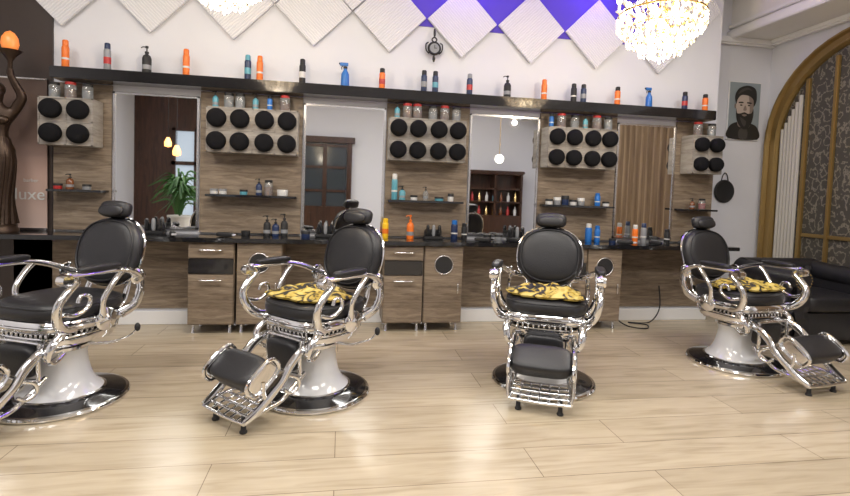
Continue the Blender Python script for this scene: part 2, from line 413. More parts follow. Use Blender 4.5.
ZS = 2.356
C = spray_can
C(-2.47, 5.0, ZS, M_orange, M_orange, h=.25); C(-2.126, 5.0, ZS, M_grey, M_navy, band=M_red, h=.25); pump_bottle(-1.795, 5.0, ZS, M_bmatte, h=.25, r=.038)
C(-1.456, 5.0, ZS, M_orange, M_orange, h=.25); C(-.909, 5.0, ZS, M_navy, M_teal, band=M_teal, h=.24); C(-.80, 5.0, ZS, M_orange, M_orange, h=.24)
C(-.406, 5.0, ZS, M_bmatte, band=M_label, h=.24); spray_bottle(0, 5.0, ZS, M_blue, h=.25, r=.04); C(.361, 5.0, ZS, M_orange, M_bmatte, h=.21, band=M_red)
C(.78, 5.0, ZS, M_navy, h=.22, band=M_grey); C(.895, 5.0, ZS, M_navy, band=M_teal); C(1.25, 5.0, ZS, M_navy, M_grey, band=M_red)
pump_bottle(1.65, 5.0, ZS, M_bmatte, h=.23, r=.036); C(2.05, 5.0, ZS, M_orange, M_orange); C(2.38, 5.0, ZS, M_bmatte, h=.2); C(2.49, 5.0, ZS, M_navy, h=.2, band=M_grey)
C(2.88, 5.0, ZS, M_orange, M_bmatte, h=.2); spray_bottle(3.25, 5.0, ZS, M_blue); C(3.68, 5.0, ZS, M_navy, band=M_red, h=.2); C(3.93, 5.0, ZS, M_orange, h=.19)
# on racks
ZR = 2.086
for x_, kind in [(-2.55, 0), (-2.42, 1), (-2.28, 0), (-1.19, 2), (-1.07, 0), (-.97, 0), (-.83, 2), (-.70, 3), (-.56, 1), (.52, 2), (.62, 1), (.72, 1), (.88, 0), (1.0, 1), (1.12, 0), (2.14, 3), (2.25, 1), (2.4, 0), (2.52, 2), (2.65, 1), (2.78, 0), (3.85, 1), (4.02, 0)]:
    yy = 4.985
    if kind == 0: jar(x_, yy, ZR, .042, .14, M_grey, M_bmatte)
    elif kind == 1: jar(x_, yy, ZR, .045, .15, M_amber, M_red)
    elif kind == 2: pump_bottle(x_, yy, ZR, M_teal, h=.15, r=.026)
    else: C(x_, yy, ZR, M_blue, h=.14, r=.024)
# small shelves
Z2 = 1.276; y2 = 5.02
pump_bottle(-2.44, y2, Z2, M_amber, h=.14, r=.03); tub(-2.3, y2, Z2, M_grey); tub(-2.54, y2, Z2, M_red)
for x_ in (-1.2, -1.12): tub(x_, y2, Z2, M_label, lid=M_grey)
pump_bottle(-.79, y2, Z2, M_navy, h=.16, r=.028); jar(-.70, y2, Z2, .038, .15, M_amber, M_bmatte); tub(-.57, y2, Z2, M_label, .05, .06, lid=M_label); tub(-.93, y2, Z2, M_teal)
C(.52, y2, Z2, M_teal, M_label, h=.26, r=.03); pump_bottle(.60, y2, Z2, M_teal, h=.14); tub(.72, y2, Z2, M_label); pump_bottle(.84, y2, Z2, M_glass, h=.14, r=.026); tub(.98, y2, Z2, M_teal, .045, .04); tub(1.1, y2, Z2, M_label, .03, .08)
for i, x_ in enumerate((2.17, 2.26, 2.35, 2.44, 2.53)): tub(x_, y2, Z2, [M_label, M_grey, M_navy, M_label, M_grey][i], .038, .06 + .02 * (i % 3), lid=[M_bmatte, M_label, M_bmatte][i % 3])
C(2.72, y2, Z2, M_blue, M_blue, h=.14, r=.03); tub(2.82, y2, Z2, M_label)
pump_bottle(3.86, y2, Z2, M_amber, h=.12, r=.026); jar(3.98, y2, Z2, .035, .12, M_red, M_bmatte)
# on counter
ZC = .887
for x_, m_, h_ in [(-.70, M_bmatte, .2), (-.62, M_navy, .17), (-.54, M_bmatte, .22)]: pump_bottle(x_, 4.97, ZC, m_, h=h_)
C(.436, 4.97, ZC, M_yellow, M_yellow, h=.2, r=.032, band=M_orange); pump_bottle(.687, 4.97, ZC, M_orange, h=.24, r=.035, cap=M_orange)
C(1.14, 4.97, ZC, M_navy, M_blue, h=.2, r=.035); C(1.25, 4.99, ZC, M_bmatte, h=.17)
C(2.61, 4.97, ZC, M_blue, M_label, h=.2, r=.035, band=M_blue); C(2.71, 4.97, ZC, M_blue, M_blue, h=.18); C(3.14, 4.95, ZC, M_orange, M_label, h=.2); C(3.24, 4.95, ZC, M_grey, M_navy, h=.22); C(3.52, 4.95, ZC, M_bmatte, h=.16); tub(2.85, 4.9, ZC, M_navy)
for x_, y_ in ((-.33, 4.85), (1.5, 5.0), (1.62, 5.0), (2.0, 4.9), (3.42, 5.02), (-2.25, 4.95), (-.9, 5.0)):
    tub(x_, y_, ZC, random.choice([M_grey, M_label, M_navy, M_bmatte]), .04, random.uniform(.03, .07))
# clippers and chargers
def clipper(x, y, rz, m):
    a = MB(); a.sell((.05, .17, .045), (0, 0, .0225), m, .6, .8); a.box((.042, .03, .018), (0, -.09, .024), M_chrome, .003); a.box((.03, .012, .01), (0, -.108, .024), M_chrome)
    a.obj('hair_clipper', (x, y, ZC), rot=(0, 0, rz))
for x_, r_ in [(-1.5, .4), (-1.05, 1.3), (-.05, 1.2), (.2, .5), (1.4, 1.5), (1.75, .8), (2.95, 1.2), (3.3, .3), (-2.0, 1.1), (3.65, 1.3)]: clipper(x_, 4.82, r_, random.choice([M_bmatte, M_grey, M_bmatte]))
def dock(x):
    a = MB(); a.box((.2, .12, .03), (0, 0, .015), M_bmatte, .008); a.box((.18, .04, .07), (0, .03, .06), M_bmatte, .01)
    for i in range(3): a.sell((.035, .035, .12), (-.06 + .06 * i, -.01, .085), M_grey if i % 2 else M_black, .6, .8)
    a.obj('clipper_charging_dock', (x, 5.0, ZC))
for x_ in (-1.72, -.15, .93, 1.82, 3.85): dock(x_)

# ------------------------------------------------------------------ barber chair
parts = []
# base
a = MB()
a.lathe([(0, 0), (.36, 0), (.372, .006), (.375, .016), (.368, .028), (.352, .032)], M_chrome, seg=64)
a.lathe([(.352, .0315), (.34, .034), (.28, .044), (.235, .052)], M_black, seg=64)
a.lathe([(.24, .048), (.242, .06), (.232, .066)], M_chrome, seg=48)
parts.append(('base_disc', a.mesh('chair_base_disc')))
a = MB()
a.lathe([(.232, .062), (.222, .072), (.185, .11), (.16, .17), (.145, .24), (.138, .3), (.145, .35)], M_enamel, seg=48)
parts.append(('pedestal', a.mesh('chair_pedestal')))
a = MB()
a.lathe([(.145, .345), (.158, .352), (.158, .372), (.12, .38), (.12, .41)], M_chrome, seg=48)
a.box((.34, .40, .03), (0, 0, .40), M_chrome, .008)
a.tube([(.1, .05, .37), (.22, .12, .36), (.31, .2, .39), (.34, .23, .43)], .009, M_chrome); a.sell((.035, .035, .06), (.345, .235, .45), M_bmatte, 1, 1)
parts.append(('pump_head', a.mesh('chair_pump_head')))
# seat
a = MB()
a.stack([(.405, .20, .21), (.415, .235, .24), (.44, .25, .255), (.462, .25, .255), (.475, .235, .24)], M_chrome, e=3.4)
a.stack([(.47, .232, .238), (.515, .232, .238)], M_black, e=3.4)
a.stack([(.508, .25, .25), (.515, .275, .275), (.535, .29, .29), (.565, .29, .29), (.585, .278, .278), (.59, .26, .26)], M_chrome, e=3.4)
def sq_ring(z, hx, e=3.4, n=40): return [(hx * spow(math.cos(2 * pi * i / n), 2 / e), hx * spow(math.sin(2 * pi * i / n), 2 / e), z) for i in range(n)]
a.tube(sq_ring(.55, .292), .009, M_chrome, closed=True, sub=1, seg=8)
a.tube(sq_ring(.478, .25), .008, M_chrome, closed=True, sub=1, seg=8)
for i in range(-5, 6):      # fluted front & sides of the lower apron
    for (px, py) in ((i * .036, -.243), (i * .036, .243)): a.sell((.016, .014, .05), (px, py, .493), M_chrome, .8, 1, seg=8, n=6)
    for sx in (-1, 1): a.sell((.014, .016, .05), (sx * .238, i * .036, .493), M_chrome, .8, 1, seg=8, n=6)
parts.append(('seat_frame', a.mesh('chair_seat_frame')))
a = MB()
a.stack([(.585, .262, .262), (.595, .278, .278), (.62, .286, .286), (.65, .285, .285), (.675, .272, .272), (.692, .24, .24), (.70, .17, .17), (.703, 0, 0)], M_leather, e=3.2)
a.tube(sq_ring(.667, .279, 3.2), .006, M_leather, closed=True, sub=1, seg=6)
parts.append(('seat_cushion', a.mesh('chair_seat_cushion')))
# arms
a = MB(); p = MB()
for s in (-1, 1):
    X = lambda v_: s * (v_ - .015)
    a.tube([(X(.27), -.14, .54), (X(.31), -.24, .56), (X(.345), -.30, .63), (X(.365), -.31, .72), (X(.37), -.26, .79), (X(.37), -.21, .84), (X(.37), -.25, .885), (X(.37), -.29, .87), (X(.37), -.29, .84)],
           [.030, .028, .026, .022, .022, .022, .02, .018, .014], M_chrome, sq=(1, 1.2))
    a.tube([(X(.37), -.27, .883), (X(.375), -.12, .885), (X(.375), .05, .88), (X(.355), .18, .85), (X(.31), .28, .80), (X(.27), .32, .78)], [.018, .02, .02, .022, .024, .022], M_chrome, sq=(1.3, .9))
    a.tube([(X(.28), .05, .55), (X(.33), .0, .60), (X(.36), -.02, .70), (X(.37), .04, .80), (X(.37), .10, .865)], [.024, .022, .017, .018, .02], M_chrome)
    a.tube([(X(.28), .18, .55), (X(.31), .26, .60), (X(.32), .30, .70), (X(.30), .30, .80)], [.026, .024, .022, .024], M_chrome, sq=(.7, 1.4))
    a.tube([(X(.355), -.28, .66), (X(.36), -.20, .64), (X(.36), -.12, .68), (X(.36), -.12, .74), (X(.36), -.17, .75), (X(.36), -.19, .71)], [.014, .014, .013, .012, .011, .012], M_chrome)
    a.lathe([(0, 0), (.055, 0), (.06, .008), (.05, .022), (.02, .03), (0, .032)], M_chrome, T(X(.30), .29, .79) @ RY(s * pi / 2), 24)
    a.lathe([(0, 0), (.07, 0), (.075, .008), (.06, .02), (.03, .024), (.02, .034), (0, .036)], M_chrome, T(X(.30), .05, .55) @ RY(s * pi / 2), 28)
    a.lathe([(0, -.03), (.035, -.028), (.04, 0), (.035, .028), (0, .03)], M_chrome, T(X(.37), -.275, .862) @ RY(pi / 2), 20)
    p.sell((.07, .28, .045), (X(.375), -.06, .91), M_leather, .6, .6)
    # lower chrome scroll brackets under the seat
    a.tube([(X(.26), -.20, .52), (X(.27), -.27, .46), (X(.25), -.28, .38), (X(.22), -.22, .34), (X(.2), -.14, .37)], [.022, .022, .02, .018, .014], M_chrome, sq=(1.2, .8))
parts.append(('arms', a.mesh('chair_arms'))); parts.append(('arm_pads', p.mesh('chair_arm_pads')))
# back
TB = T(0, .345, .945) @ RX(math.radians(-14))
def back_rings(hx, hz, th, mt, mb, y0=0):
    n = 56; rings = []
    prof = [(0, -1.0), (.25, -.985), (.5, -.95), (.72, -.86), (.87, -.66), (.96, -.36), (1, 0), (.985, .4), (.93, .7), (.8, .9), (.5, 1), (0, 1)]
    for f, d in prof:
        if f == 0: rings.append([(0, d * th / 2 + y0, 0)]); continue
        rings.append([(hx * f * spow(math.cos(2 * pi * i / n), .84), d * th / 2 + y0, hz * f * spow(math.sin(2 * pi * i / n), .84)) for i in range(n)])
    mb.loft(rings, mt, TB)
a = MB(); back_rings(.25, .245, .13, M_leather, a)
a.tube([(.222 * spow(math.cos(2 * pi * i / 56), .84), -.045, .218 * spow(math.sin(2 * pi * i / 56), .84)) for i in range(56)], .006, M_leather, closed=True, sub=1, seg=6, M=TB)
parts.append(('back_cushion', a.mesh('chair_back_cushion')))
a = MB()
a.tube([(.254 * spow(math.cos(2 * pi * i / 56), .84), .03, .249 * spow(math.sin(2 * pi * i / 56), .84)) for i in range(56)], .009, M_chrome, closed=True, sub=1, seg=8, M=TB)
for s in (-1, 1):
    a.tube([(s * .15, .24, .56), (s * .16, .30, .60), (s * .16, .34, .70), (s * .13, .41, .88)], .016, M_chrome, sq=(1.6, .8))
    a.tube([(s * .055, .415, 1.08), (s * .055, .43, 1.16), (s * .055, .43, 1.24)], .009, M_chrome)
a.tube([(-.28, .30, .78), (-.15, .36, .76), (0, .375, .755), (.15, .36, .76), (.28, .30, .78)], .016, M_chrome)
a.box((.16, .02, .1), (0, .425, 1.13), M_chrome, .008, rot=(-.2, 0, 0))
parts.append(('back_frame', a.mesh('chair_back_frame')))
a = MB(); a.sell((.24, .10, .125), (0, .40, 1.245), M_leather, .6, .75, rot=(-.25, 0, 0)); a.sell((.2, .05, .09), (0, .355, 1.24), M_leather, .8, .9, rot=(-.25, 0, 0))
parts.append(('headrest', a.mesh('chair_headrest')))
# calf pad + footrest
a = MB()
a.sell((.27, .075, .20), (0, -.262, .345), M_leather, .45, .45, rot=(.12, 0, 0))
parts.append(('calf_pad', a.mesh('chair_calf_pad')))
FY, FZ = -.57, .325
a = MB()
a.sell((.39, .21, .12), (0, FY, FZ), M_leather, .4, .5, rot=(math.radians(38), 0, 0))
parts.append(('foot_pad', a.mesh('chair_foot_pad')))
a = MB()
ca, sa = math.cos(math.radians(38)), math.sin(math.radians(38))
for s in (-1, 1):
    a.tube([(s * .17, -.12, .44), (s * .2, -.28, .42), (s * .205, -.38, .35), (s * .21, -.44, .27), (s * .205, -.52, .20), (s * .2, -.61, .13), (s * .19, -.68, .09)], [.026, .024, .024, .022, .022, .02, .016], M_chrome, sq=(.8, 1.3))
    loop = []
    for i in range(20):
        t = 2 * pi * i / 20; u = .118 * spow(math.cos(t), .7); w2_ = .062 * spow(math.sin(t), .7)
        loop.append((s * .20, FY + u * ca - w2_ * sa, FZ + u * sa + w2_ * ca))
    a.tube(loop, .012, M_chrome, closed=True, sub=1, seg=8)
    a.sell((.012, .2, .10), (s * .197, FY, FZ), M_chrome, .5, .7, rot=(math.radians(38), 0, 0))
    a.tube([(s * .2, FY, .30), (s * .2, FY, .24), (s * .2, FY + .02, .18)], .014, M_chrome)
    a.tube([(s * .15, -.22, .24), (s * .17, -.34, .17), (s * .18, -.43, .13), (s * .19, -.55, .12), (s * .185, -.68, .085)], .014, M_chrome)
    a.tube([(s * .15, -.255, .46), (s * .152, -.265, .35), (s * .15, -.26, .235)], .012, M_chrome)
    a.tube([(s * .205, -.42, .30), (s * .215, -.34, .26), (s * .21, -.32, .20), (s * .2, -.37, .17), (s * .19, -.41, .2)], .012, M_chrome)
    a.lathe([(.02, 0), (.022, .01), (.015, .02), (.012, .1)], M_bmatte, T(s * .13, -.64, 0), 12)
for y_, z_ in [(-.68, .085), (-.63, .10), (-.58, .115), (-.52, .12), (-.46, .125)]:
    a.tube([(-.19, y_, z_), (0, y_, z_ - .006), (.19, y_, z_)], .011, M_chrome, sq=(1, 1.2))
for x_ in (-.12, -.06, 0, .06, .12): a.tube([(x_, -.45, .122), (x_, -.57, .11), (x_, -.685, .083)], .008, M_chrome)
a.tube([(-.15, -.26, .235), (0, -.265, .225), (.15, -.26, .235)], .012, M_chrome)
a.tube([(-.15, -.255, .455), (0, -.26, .46), (.15, -.255, .455)], .012, M_chrome)
parts.append(('footrest_frame', a.mesh('chair_footrest_frame')))

ZK = .94
CH = [((-1.70, 3.40), (-.40, -.92)), ((-.153, 3.38), (-.69, -.72)), ((1.50, 3.44), (-.42, -.9)), ((3.36, 3.73), (.17, -.985))]
FOOT = [0, 0, .085, -.05]     # footrest slides in and out on its rails
ang = []
for k, ((cx, cy), g) in enumerate(CH):
    rz = math.atan2(g[1], g[0]) + pi / 2
    ang.append(rz)
    e = empty('barber_chair', (cx, cy, 0), (0, 0, rz)); e.scale = (1, 1, ZK)
    for nm, me in parts: place(nm, me, loc=(0, FOOT[k] if nm in ('foot_pad', 'footrest_frame') else 0, 0), parent=e)

# folded capes on seats
def cape(seed):
    rnd = random.Random(seed); ph = [rnd.uniform(0, 6.28) for _ in range(8)]
    a = MB(); rings = []; n = 72; nr = 16
    for j in range(nr + 1):
        f = j / nr
        if j == 0: rings.append([(0, -.05, .055)]); continue
        ring = []
        for i in range(n):
            t = 2 * pi * i / n
            R = 1 + .07 * math.sin(3 * t + ph[0]) + .05 * math.sin(5 * t + ph[1]) + .03 * math.sin(11 * t + ph[5])
            x_ = .265 * R * f * spow(math.cos(t), .75); y_ = .215 * R * f * spow(math.sin(t), .75) - .05
            fold = .011 * math.sin(26 * x_ + 30 * y_ + ph[2]) + .009 * math.sin(40 * y_ - 22 * x_ + ph[3]) + .008 * math.sin(55 * x_ + ph[4])
            z_ = .01 + (.036 + fold) * (1 - f ** 4) + .004
            ring.append((x_, y_, z_))
        rings.append(ring)
    rings.append([(p_[0] * .97, p_[1] * .97, .0) for p_ in rings[-1]])
    a.loft(rings, M_cape)
    return a.mesh('cape')
for i in (1, 2, 3):
    (cx, cy), g = CH[i]
    place('barber_cape', cape(i + 3), (cx, cy, .703 * ZK), rot=(0, 0, ang[i]))

# ------------------------------------------------------------------ chandeliers
def octa(mb, loc, r, h, m):
    x, y, z = loc
    vs = [(x, y, z + h), (x + r, y, z), (x, y + r, z), (x - r, y, z), (x, y - r, z), (x, y, z - h)]
    mb.raw(vs, [(0, 1, 2), (0, 2, 3), (0, 3, 4), (0, 4, 1), (5, 2, 1), (5, 3, 2), (5, 4, 3), (5, 1, 4)], m, smooth=False)
def chandelier(x, y, zc):
    K = .92
    e = empty('crystal_chandelier', (x, y, zc)); e.scale = (K, K, K)
    H = (3.9 - zc) / K
    a = MB()
    a.lathe([(.05, H), (.07, H - .02), (.05, H - .06), (.012, H - .08), (.012, .30), (.03, .27), (.014, .22), (.04, .15), (.018, .08), (.05, .02), (.02, -.06), (.03, -.12), (0, -.16)], M_brass, seg=16)
    for R, z in [(.33, 0), (.25, -.1), (.15, -.19), (.16, .2)]:
        a.tube([(R * math.cos(2 * pi * i / 32), R * math.sin(2 * pi * i / 32), z) for i in range(32)], .008, M_brass, closed=True, sub=1, seg=6)
    for i in range(10):
        t = 2 * pi * i / 10; c, s_ = math.cos(t), math.sin(t)
        a.tube([(.03 * c, .03 * s_, .05), (.15 * c, .15 * s_, -.04), (.28 * c, .28 * s_, -.02), (.33 * c, .33 * s_, .06)], .008, M_brass, seg=6, sub=4)
        a.lathe([(.01, .05), (.028, .065), (.03, .07), (.012, .072), (.012, .13), (0, .13)], M_white, T(.33 * c, .33 * s_, 0), 10)
        a.tube([(.16 * c, .16 * s_, .2), (.1 * c, .1 * s_, .28), (.02 * c, .02 * s_, .3)], .005, M_brass, seg=6, sub=3)
    a.obj('brass_frame', parent=e)
    a = MB()
    for i in range(10):
        t = 2 * pi * i / 10; a.sell((.045, .045, .08), (.33 * math.cos(t), .33 * math.sin(t), .165), M_bulb, 1, 1, seg=10, n=8)
    for i in range(8):
        t = 2 * pi * i / 8; a.sell((.05, .05, .06), (.17 * math.cos(t), .17 * math.sin(t), -.03), M_bulb, 1, 1, seg=10, n=8)
    for i in range(4):
        t = 2 * pi * i / 4; a.sell((.05, .05, .06), (.07 * math.cos(t), .07 * math.sin(t), -.2), M_bulb, 1, 1, seg=10, n=8)
    a.obj('bulbs', parent=e)
    a = MB(); rr = random.Random(3)
    for R, z, n in [(.335, -.03, 44), (.335, -.07, 44), (.335, -.11, 44), (.30, -.11, 36), (.30, -.15, 36), (.255, -.14, 32), (.255, -.18, 32), (.255, -.22, 32), (.2, -.2, 26), (.2, -.25, 26), (.155, -.23, 22), (.155, -.27, 22), (.155, -.31, 22), (.08, -.28, 14), (.08, -.33, 14), (.04, -.35, 6), (0, -.38, 1), (.165, .165, 22), (.165, .125, 22), (.19, .09, 24), (.24, .06, 28), (.29, .03, 32), (.12, .22, 16)]:
        for i in range(n):
            t = 2 * pi * (i + .5 * (n % 3)) / n + rr.uniform(-.02, .02)
            octa(a, (R * math.cos(t), R * math.sin(t), z + rr.uniform(-.008, .008)), rr.uniform(.012, .017), rr.uniform(.02, .028), rr.choice([M_crystal, M_crystal, M_crystal2, M_crystal3]))
    a.obj('crystal_drops', parent=e)
    l = bpy.data.lights.new('chandelier_light', 'POINT'); l.energy = 20; l.color = (1, .86, .68); l.shadow_soft_size = .03
    lo = bpy.data.objects.new('chandelier_light', l); COL.objects.link(lo); lo.parent = e; lo.location = (0, 0, -.43)
chandelier(2.34, 3.5, 2.76); chandelier(-.79, 3.5, 2.84)

# ------------------------------------------------------------------ ornate wall clock
e = empty('ornate_wall_clock', (.885, YW - .05, 2.82)); a = MB()
a.lathe([(0, 0), (.062, 0), (.07, .012), (.06, .028), (.05, .024)], M_bmatte, RX(pi / 2), 28)
a.lathe([(0, .022), (.048, .022), (.048, .025), (0, .025)], M_grey, RX(pi / 2), 24)
a.box((.005, .004, .036), (0, -.028, .014), M_bmatte); a.box((.026, .004, .005), (.011, -.028, 0), M_bmatte)
a.tube([(0, 0, .065), (-.025, 0, .09), (0, 0, .115), (.025, 0, .09)], .007, M_bmatte, closed=True, sub=5, seg=8)
a.sell((.025, .02, .09), (0, 0, .16), M_bmatte, 1, 1)
for s in (-1, 1): a.tube([(s * .05, 0, -.05), (s * .08, 0, -.02), (s * .085, 0, .04), (s * .06, 0, .06)], .007, M_bmatte, sub=4, seg=8)
a.sell((.03, .02, .07), (0, 0, -.1), M_bmatte, 1, 1); a.obj('clock_case', parent=e)

# ------------------------------------------------------------------ poster of bearded man
e = empty('framed_portrait_poster', (4.93, 5.585, 2.51))
a = MB(); a.box((.45, .02, .72), (0, 0, 0), M_white, .003); a.box((.43, .004, .70), (0, -.012, 0), M_pbg); a.obj('poster_board', parent=e)
a = MB()
def flat(pts, yl, m, sub=5):
    P = cr([(p_[0] * 1.02, 0, p_[1] * 1.02) for p_ in pts], sub, True)
    a.raw([(v_.x, -.0145 - yl * .0012, v_.z) for v_ in P], [tuple(range(len(P)))], m, smooth=False)
flat([(-.205, -.335), (-.2, -.2), (-.1, -.14), (.06, -.14), (.19, -.19), (.205, -.335)], 0, M_ink)
flat([(-.05, -.335), (-.06, -.24), (.0, -.2), (.06, -.24), (.05, -.335)], .5, M_ink2)
flat([(-.07, -.19), (-.075, -.08), (.075, -.08), (.08, -.19)], 1, M_skin2)
flat([(-.135, .03), (-.14, .075), (-.11, .08), (-.1, .03)], 1.5, M_skin2)
flat([(-.115, .02), (-.115, .12), (-.08, .2), (.01, .225), (.1, .2), (.125, .1), (.115, 0), (.08, -.1), (0, -.14), (-.08, -.1)], 2, M_skin)
flat([(.05, .2), (.1, .18), (.125, .1), (.115, 0), (.075, -.08), (.07, .05)], 2.5, M_skin2)
flat([(-.12, .08), (-.14, .18), (-.09, .27), (.03, .31), (.14, .27), (.16, .14), (.125, .06), (.115, .14), (.05, .185), (-.05, .19), (-.1, .14)], 3, M_ink)
flat([(-.1, .2), (-.05, .26), (.03, .285), (.09, .25), (.03, .26), (-.04, .23)], 3.5, M_ink2)
flat([(-.115, .03), (-.1, -.03), (-.05, -.03), (0, -.015), (.05, -.03), (.1, -.02), (.12, .03), (.125, -.06), (.09, -.17), (.01, -.225), (-.07, -.17), (-.11, -.08)], 4, M_ink)
flat([(-.06, -.08), (-.03, -.15), (.01, -.19), (.03, -.13), (-.01, -.1)], 4.5, M_ink2)
flat([(-.085, .105), (-.035, .11), (-.02, .095), (-.08, .092)], 4, M_ink); flat([(.035, .11), (.09, .105), (.085, .092), (.03, .095)], 4, M_ink)
flat([(-.07, .068), (-.05, .078), (-.03, .068), (-.05, .06)], 4, M_ink); flat([(.04, .068), (.056, .078), (.075, .068), (.056, .06)], 4, M_ink)
flat([(-.035, -.048), (0, -.04), (.035, -.048), (0, -.066)], 5, M_skin2)
flat([(.005, .07), (.028, .012), (-.018, .008)], 4, M_skin2)
a.obj('portrait_print', parent=e)

# black round mirror on hook
a = MB(); a.lathe([(0, 0), (.13, 0), (.145, .012), (.13, .028), (.1, .02), (0, .02)], M_bmatte, RX(pi / 2), 40)
a.tube([(-.05, -.012, .12), (-.03, -.012, .2), (0, -.012, .23), (.03, -.012, .2), (.05, -.012, .12)], .006, M_bmatte)
a.sell((.02, .03, .02), (0, -.004, .235), M_chrome, 1, 1); a.obj('round_hand_mirror', (4.73, 5.598, 1.5))

# ------------------------------------------------------------------ gold arch on right wall
def arch_pts(yo, zo, spring, yc, x):
    P = [(x, yc + yo, 0.0), (x, yc + yo, spring * .5), (x, yc + yo, spring)]
    for i in range(1, 24):
        t = pi * i / 24; P.append((x, yc + yo * math.cos(t), spring + zo * math.sin(t)))
    P += [(x, yc - yo, spring), (x, yc - yo, spring * .5), (x, yc - yo, 0)]
    return P
e = empty('gilded_arch_mirror', (0, 0, 0)); a = MB(); yc = 4.3
o1 = arch_pts(1.25, 1.19, 2.1, yc, 0); o2 = arch_pts(1.07, 1.03, 2.1, yc, 0)
rings = []
for A, B in zip(o1, o2):
    A = Vector(A); B = Vector(B); mid = lambda t: A.lerp(B, t)
    rings.append([(XR - .001, *mid(0)[1:]), (XR - .06, *mid(.0)[1:]), (XR - .10, *mid(.12)[1:]), (XR - .10, *mid(.25)[1:]), (XR - .06, *mid(.35)[1:]), (XR - .06, *mid(.7)[1:]), (XR - .085, *mid(.8)[1:]), (XR - .085, *mid(.9)[1:]), (XR - .04, *mid(1)[1:]), (XR - .001, *mid(1)[1:])])
a.loft(rings, M_gold, smooth=False); a.obj('arch_frame', parent=e)
a = MB()
P = arch_pts(1.08, 1.04, 2.1, yc, XR - .012)
a.raw(P, [tuple(range(len(P)))], M_damask, smooth=False)
a.obj('arch_damask_panel', parent=e)
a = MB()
for i in range(6): a.tube([(XR - .03, 5.33 - i * .044, .02), (XR - .03, 5.33 - i * .044, 1.3), (XR - .03, 5.33 - i * .044, 2.27 + i * .075)], .024, M_wallrefl, seg=8, sub=3)  # pale rods stand in for the white wall reflected inside the arch
a.obj('arch_wall_reflection', parent=e)
a = MB(); a.bx(XR - .05, XR - .012, 5.0, 5.05, 0, 2.82, M_gold, .006); a.bx(XR - .05, XR - .012, 4.67, 4.71, 0, 3.0, M_gold, .006); a.bx(XR - .05, XR - .012, 3.7, 3.75, 0, 2.85, M_gold, .006); a.bx(XR - .04, XR - .012, 3.3, 5.0, 1.0, 1.04, M_gold, .006); a.obj('arch_mullions', parent=e)

# ------------------------------------------------------------------ chesterfield sofa
e = empty('chesterfield_sofa', (4.72, 4.42, 0)); W = .98; D = .86
a = MB()
a.box((W - .04, D - .1, .30), (0, .02, .21), M_leather, .03)
a.sell((W - .30, .62, .17), (0, -.10, .42), M_leather, .35, .3)
parts_s = a.obj('seat_base', parent=e)
a = MB()
def tuft(u, v, nu, nv):
    uu = u * nu; vv = v * nv; best = 9
    for iy in range(int(nv) + 2):
        for ix in range(-1, int(nu) + 2):
            cx = ix + (.5 if iy % 2 else 0); d = (uu - cx) ** 2 + (vv - iy * 1.0) ** 2
            best = min(best, d)
    return math.sqrt(best)
def bulge(u, v, nu, nv): return .05 * min(1, tuft(u, v, nu, nv) / .7) ** .7
a.grid(lambda u, v: ((u - .5) * (W - .16), .25 - bulge(u, v, 7, 3) - .02, .35 + v * .36), 84, 40, M_leather)
a.tube([(-W / 2 + .05, .31, .68), (0, .31, .68), (W / 2 - .05, .31, .68)], .1, M_leather, seg=24, sub=4)
a.box((W - .1, .14, .58), (0, .36, .39), M_leather, .03)
for s in (-1, 1):
    a.box((.12, D - .12, .58), (s * (W / 2 - .09), .0, .37), M_leather, .02)
    a.tube([(s * (W / 2 - .08), -D / 2 + .03, .65), (s * (W / 2 - .08), 0, .65), (s * (W / 2 - .08), .36, .67)], .1, M_leather, seg=24, sub=4)
    a.grid(lambda u, v: (s * (W / 2 + .0) - s * .03 + s * bulge(u, v, 6, 4), (u - .5) * (D - .14), .1 + v * .52), 60, 40, M_leather)
    a.grid(lambda u, v: (s * (W / 2 - .09) + (u - .5) * .15, -D / 2 + .055 - bulge(u, v, 1, 4) * .6, .08 + v * .54), 16, 40, M_leather)
    for i in range(18):
        t = 2 * pi * i / 18; a.sell((.012, .012, .012), (s * (W / 2 - .08) + .085 * math.cos(t), -D / 2 + .026, .65 + .085 * math.sin(t)), M_brass, 1, 1, seg=6, n=4)
    for sy in (-1, 1): a.lathe([(.02, 0), (.03, .02), (.03, .06), (.02, .07)], M_dkwood, T(s * .4, sy * .33 + .02, 0), 12)
a.obj('tufted_back_and_arms', parent=e)

# ------------------------------------------------------------------ left: banner and statue
e = empty('advertising_banner', (-2.86, YW - .045, 0))
a = MB(); a.box((.42, .008, 1.35), (-.01, 0, 1.585), M_banner); a.obj('banner_sheet', parent=e)
a = MB(); a.tube([(-.22, 0, 2.26), (.2, 0, 2.26)], .012, M_silver, sub=1); a.box((.42, .04, .025), (-.01, 0, .9), M_silver, .004); a.obj('banner_rails', parent=e)
def text(body, size, loc, parent, m, nm):
    cu = bpy.data.curves.new(nm, 'FONT'); cu.body = body; cu.size = size; cu.align_x = 'CENTER'; cu.extrude = .001
    o = bpy.data.objects.new(nm, cu); COL.objects.link(o); cu.materials.append(m); o.location = loc; o.rotation_euler = (pi / 2, 0, 0); o.parent = parent
text('luxe', .15, (.06, -.008, 1.17), e, M_label, 'banner_lettering'); text('barber', .045, (.07, -.008, 1.33), e, M_label, 'banner_small_lettering')

